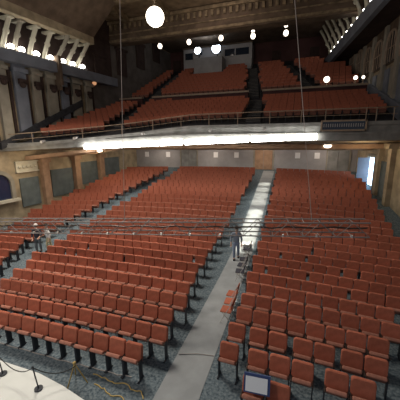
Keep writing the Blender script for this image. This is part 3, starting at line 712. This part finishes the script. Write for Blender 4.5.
# ------------------------------------------------------------------ chairs left in the aisle
def folding_chair(x, y, rz, label, m_):
    t = thing('folding_chair', label, 'chair', (x, y, fz(y)+.012), rz, 'loose chairs in the stone aisle')
    MB().box((0, 0, .45), (.42, .40, .045)).obj('seat', m_, t, bevel=.012, seg=1)
    MB().box((0, .22, .72), (.42, .04, .30), rx=-.15).obj('backrest', m_, t, bevel=.012, seg=1)
    for s in (-1, 1):
        MB().tube([(s*.21, .26, .90), (s*.21, -.20, 0)], .014, 6).obj('leg', M['shiny'], t)
        MB().tube([(s*.19, -.16, .46), (s*.19, .28, 0)], .014, 6).obj('leg', M['shiny'], t)
    MB().tube([(-.2, .16, .16), (.2, .16, .16)], .010, 6).obj('stretcher', M['shiny'], t)
ch = [(-2.02, 8.95, 'red folding chair turned sideways in the stone aisle, closest to the stage'), (-2.02, 9.5, 'red folding chair turned sideways in the stone aisle, second from the stage'), (-2.05, 10.05, 'red folding chair turned sideways in the stone aisle, third from the stage'),
      (-2.12, 12.1, 'folding chair in the stone aisle, first of those between the man and the seats'), (-2.14, 12.75, 'folding chair in the stone aisle, second of those between the man and the seats'), (-2.16, 13.4, 'folding chair in the stone aisle, third of those between the man and the seats'), (-2.2, 14.6, 'folding chair in the stone aisle, set just beyond the standing man')]
for i, (x, y, l) in enumerate(ch): folding_chair(x, y, -math.pi/2+random.uniform(-.12, .12), l, M['fabric'] if i < 3 else M['navy'])
t = thing('carton', 'white box standing in the stone aisle among the loose chairs', 'box', (-2.3, 15.35, fz(15.35)+.012), .3)
MB().box((0, 0, .2), (.5, .4, .4)).obj('body', M['white'], t); [MB().box((q, 0, .42), (.24, .42, .02), ry=q*1.2).obj('flap', M['white'], t) for q in (-.22, .22)]

# ------------------------------------------------------------------ people
def skin_obj(name, verts, edges, rad, m_, parent=None, sub=2):
    me = bpy.data.meshes.new(name); me.from_pydata(verts, edges, []); o = bpy.data.objects.new(name, me); C.objects.link(o)
    if parent: o.parent = parent
    md = o.modifiers.new('skin', 'SKIN'); md.use_smooth_shade = True
    for i, r in enumerate(rad):
        sv = me.skin_vertices[0].data[i]; sv.radius = r if isinstance(r, tuple) else (r, r); sv.use_root = (i == 0)
    sb = o.modifiers.new('sub', 'SUBSURF'); sb.levels = sb.render_levels = sub
    me.materials.append(m_); return o
def person(name, label, loc, rz, h, mats, armL, armR, legL, legR, cap=None, lean=(0, 0)):
    top, trousers = mats; t = thing(name, label, 'person', loc, rz); k = h/1.75
    lx, ly = lean
    V = [(0, 0, .93), (lx*.4, ly*.4, 1.12), (lx*.8, ly*.8, 1.34), (lx, ly, 1.47), (lx, ly, 1.54), (lx, ly-.01, 1.64), (lx, ly, 1.72)]
    E_ = [(0, 1), (1, 2), (2, 3), (3, 4), (4, 5), (5, 6)]; R = [(.15, .10), (.14, .09), (.16, .10), .06, .052, (.082, .095), (.07, .08)]
    def chain(pts, rs, root):
        p = root
        for q, r in zip(pts, rs): V.append(q); R.append(r); E_.append((p, len(V)-1)); p = len(V)-1
        return p
    hands = []
    for s, arm in ((-1, armL), (1, armR)):
        sh = (s*.19+lx*.85, ly*.85, 1.40); e = chain([sh]+arm, [.055, .042, .030, .026], 2); hands.append((s, V[e], e))
    for s, lg in ((-1, legL), (1, legR)): chain([(s*.10, 0, .86)]+lg, [.085, .058, .042, .035], 0)
    for s, p, e in hands:                                   # palms and five fingers each
        p = Vector(p); d = (p-Vector(V[e-1])).normalized(); sdv = d.cross(Vector((0, 1, 0)))
        sdv = sdv.normalized() if sdv.length > .1 else Vector((1, 0, 0))
        palm = chain([tuple(p+d*.07)], [(.038, .020)], e)
        for j, (o_, l_) in enumerate([(-.030, .075), (-.010, .088), (.010, .083), (.030, .062)]):
            c0 = p+d*.08+sdv*o_; chain([tuple(c0), tuple(c0+d*l_*.55), tuple(c0+d*l_+Vector((0, -.02, 0)))], [.010, .009, .007], palm)
        chain([tuple(p+d*.04+sdv*.045), tuple(p+d*.085+sdv*.062)], [.011, .009], e)
    V2 = [tuple(Vector(v)*k) for v in V]; R2 = [tuple(q*k for q in r) if isinstance(r, tuple) else r*k for r in R]
    skin_obj('body', V2, E_, R2, M['skin'], t)
    # clothing
    tv = [(0, 0, .84), V[1], V[2], V[3]]; te = [(0, 1), (1, 2), (2, 3)]; tr = [(.19, .14), (.17, .12), (.18, .12), (.075, .07)]
    for s, arm in ((-1, armL), (1, armR)):
        sh = (s*.19+lx*.85, ly*.85, 1.40); i0 = len(tv); tv += [sh, arm[0], tuple(lerp(Vector(arm[0]), Vector(arm[1]), .85))]; tr += [.075, .06, .046]; te += [(2, i0), (i0, i0+1), (i0+1, i0+2)]
    skin_obj('shirt', [tuple(Vector(v)*k) for v in tv], te, [tuple(q*k for q in r) if isinstance(r, tuple) else r*k for r in tr], M[top], t)
    pv = [(0, 0, 1.0), (0, 0, .88)]; pe = [(0, 1)]; prr = [(.165, .115), (.17, .125)]
    for s, lg in ((-1, legL), (1, legR)):
        i0 = len(pv); pv += [(s*.10, 0, .82), lg[0], lg[1]]; prr += [.105, .078, .066]; pe += [(1, i0), (i0, i0+1), (i0+1, i0+2)]
    skin_obj('trousers', [tuple(Vector(v)*k) for v in pv], pe, [tuple(q*k for q in r) if isinstance(r, tuple) else r*k for r in prr], M[trousers], t)
    for s, lg in ((-1, legL), (1, legR)):
        f = Vector(lg[1])*k; MB().box((f.x, f.y-.06, .045), (.10, .27, .09)).obj('shoe', M['black'], t, bevel=.025, seg=2)
    hd = Vector((lx, ly, 1.66))*k
    b = MB(); b.sphere(hd+Vector((0, .018, .035)), .112*k, 14, 10)
    b.v = [(x, y, z) if z > hd.z-.02 or y > hd.y+.03 else (x*.0+hd.x+(x-hd.x)*.75, hd.y+.02+abs(y-hd.y)*.6, z+.05) for x, y, z in b.v]
    b.obj('cap' if cap else 'hair', M[cap] if cap else M['hair'], t, smooth=True)
    b = MB(); [b.sphere(hd+Vector((q*.034, -.088*k, -.005)), .012, 8, 6) for q in (-1, 1)]; b.obj('eyes', M['black'], t, smooth=True)
    b = MB(); b.tube([hd+Vector((0, -.085*k, .0)), hd+Vector((0, -.115*k, -.035)), hd+Vector((0, -.085*k, -.045))], [.010, .016, .012], 8); [b.sphere(hd+Vector((q*.088*k, .01, -.01)), .024, 8, 6, 1.4) for q in (-1, 1)]
    b.obj('nose_and_ears', M['skin'], t, smooth=True)
    MB().box(hd+Vector((0, -.086*k, -.075)), (.045, .012, .010)).obj('mouth', M['bag'], t)
    return t
stand = lambda s, dy=0: [(s*.105, -.02+dy, .50), (s*.11, .02+dy, .09), (s*.11, -.10+dy, .04)]
person('person', 'person in dark jacket and grey trousers standing in the side aisle by the arch-side seats', (-14.25, 11.9, 0), .5, 1.72, ('navy', 'greypants'),
       [(-.27, .02, 1.14), (-.22, -.16, .96), (-.21, -.19, .93)], [(.27, .0, 1.14), (.20, -.2, 1.02), (.19, -.24, 1.0)], stand(-1), stand(1, .05), cap='cap')
person('person', 'person in white shirt and khaki trousers standing beside the middle block', (-13.6, 12.1, 0), -.5, 1.74, ('whiteshirt', 'khaki'),
       [(-.26, .03, 1.15), (-.20, -.18, 1.05), (-.19, -.22, 1.04)], [(.28, .04, 1.14), (.29, -.05, .90), (.29, -.07, .86)], [(-.11, -.1, .50), (-.13, -.05, .09), (-.13, -.17, .04)], [(.11, .04, .50), (.13, .12, .09), (.13, .0, .04)], lean=(0, -.06))
person('person', 'person in blue-grey shirt and pale jeans walking along the stone aisle', (-2.72, 14.2, fz(14.2)), .2, 1.84, ('bluegrey', 'jeans'),
       [(-.26, .06, 1.14), (-.27, -.06, .90), (-.27, -.08, .86)], [(.26, .0, 1.14), (.26, -.14, .93), (.26, -.17, .89)], [(-.11, -.14, .50), (-.11, -.10, .09), (-.11, -.22, .04)], [(.11, .05, .50), (.11, .22, .10), (.11, .10, .04)])
t = thing('carry_bag', 'brown carry bag standing on the floor behind the person in white', 'bag', (-13.45, 13.0, fz(13.0)), .2)
MB().box((0, 0, .2), (.46, .22, .40)).obj('body', M['bag'], t, bevel=.05, seg=2)
MB().tube([(-.14, 0, .38), (-.12, 0, .55), (.12, 0, .55), (.14, 0, .38)], .014, 6).obj('handle', M['arm'], t)
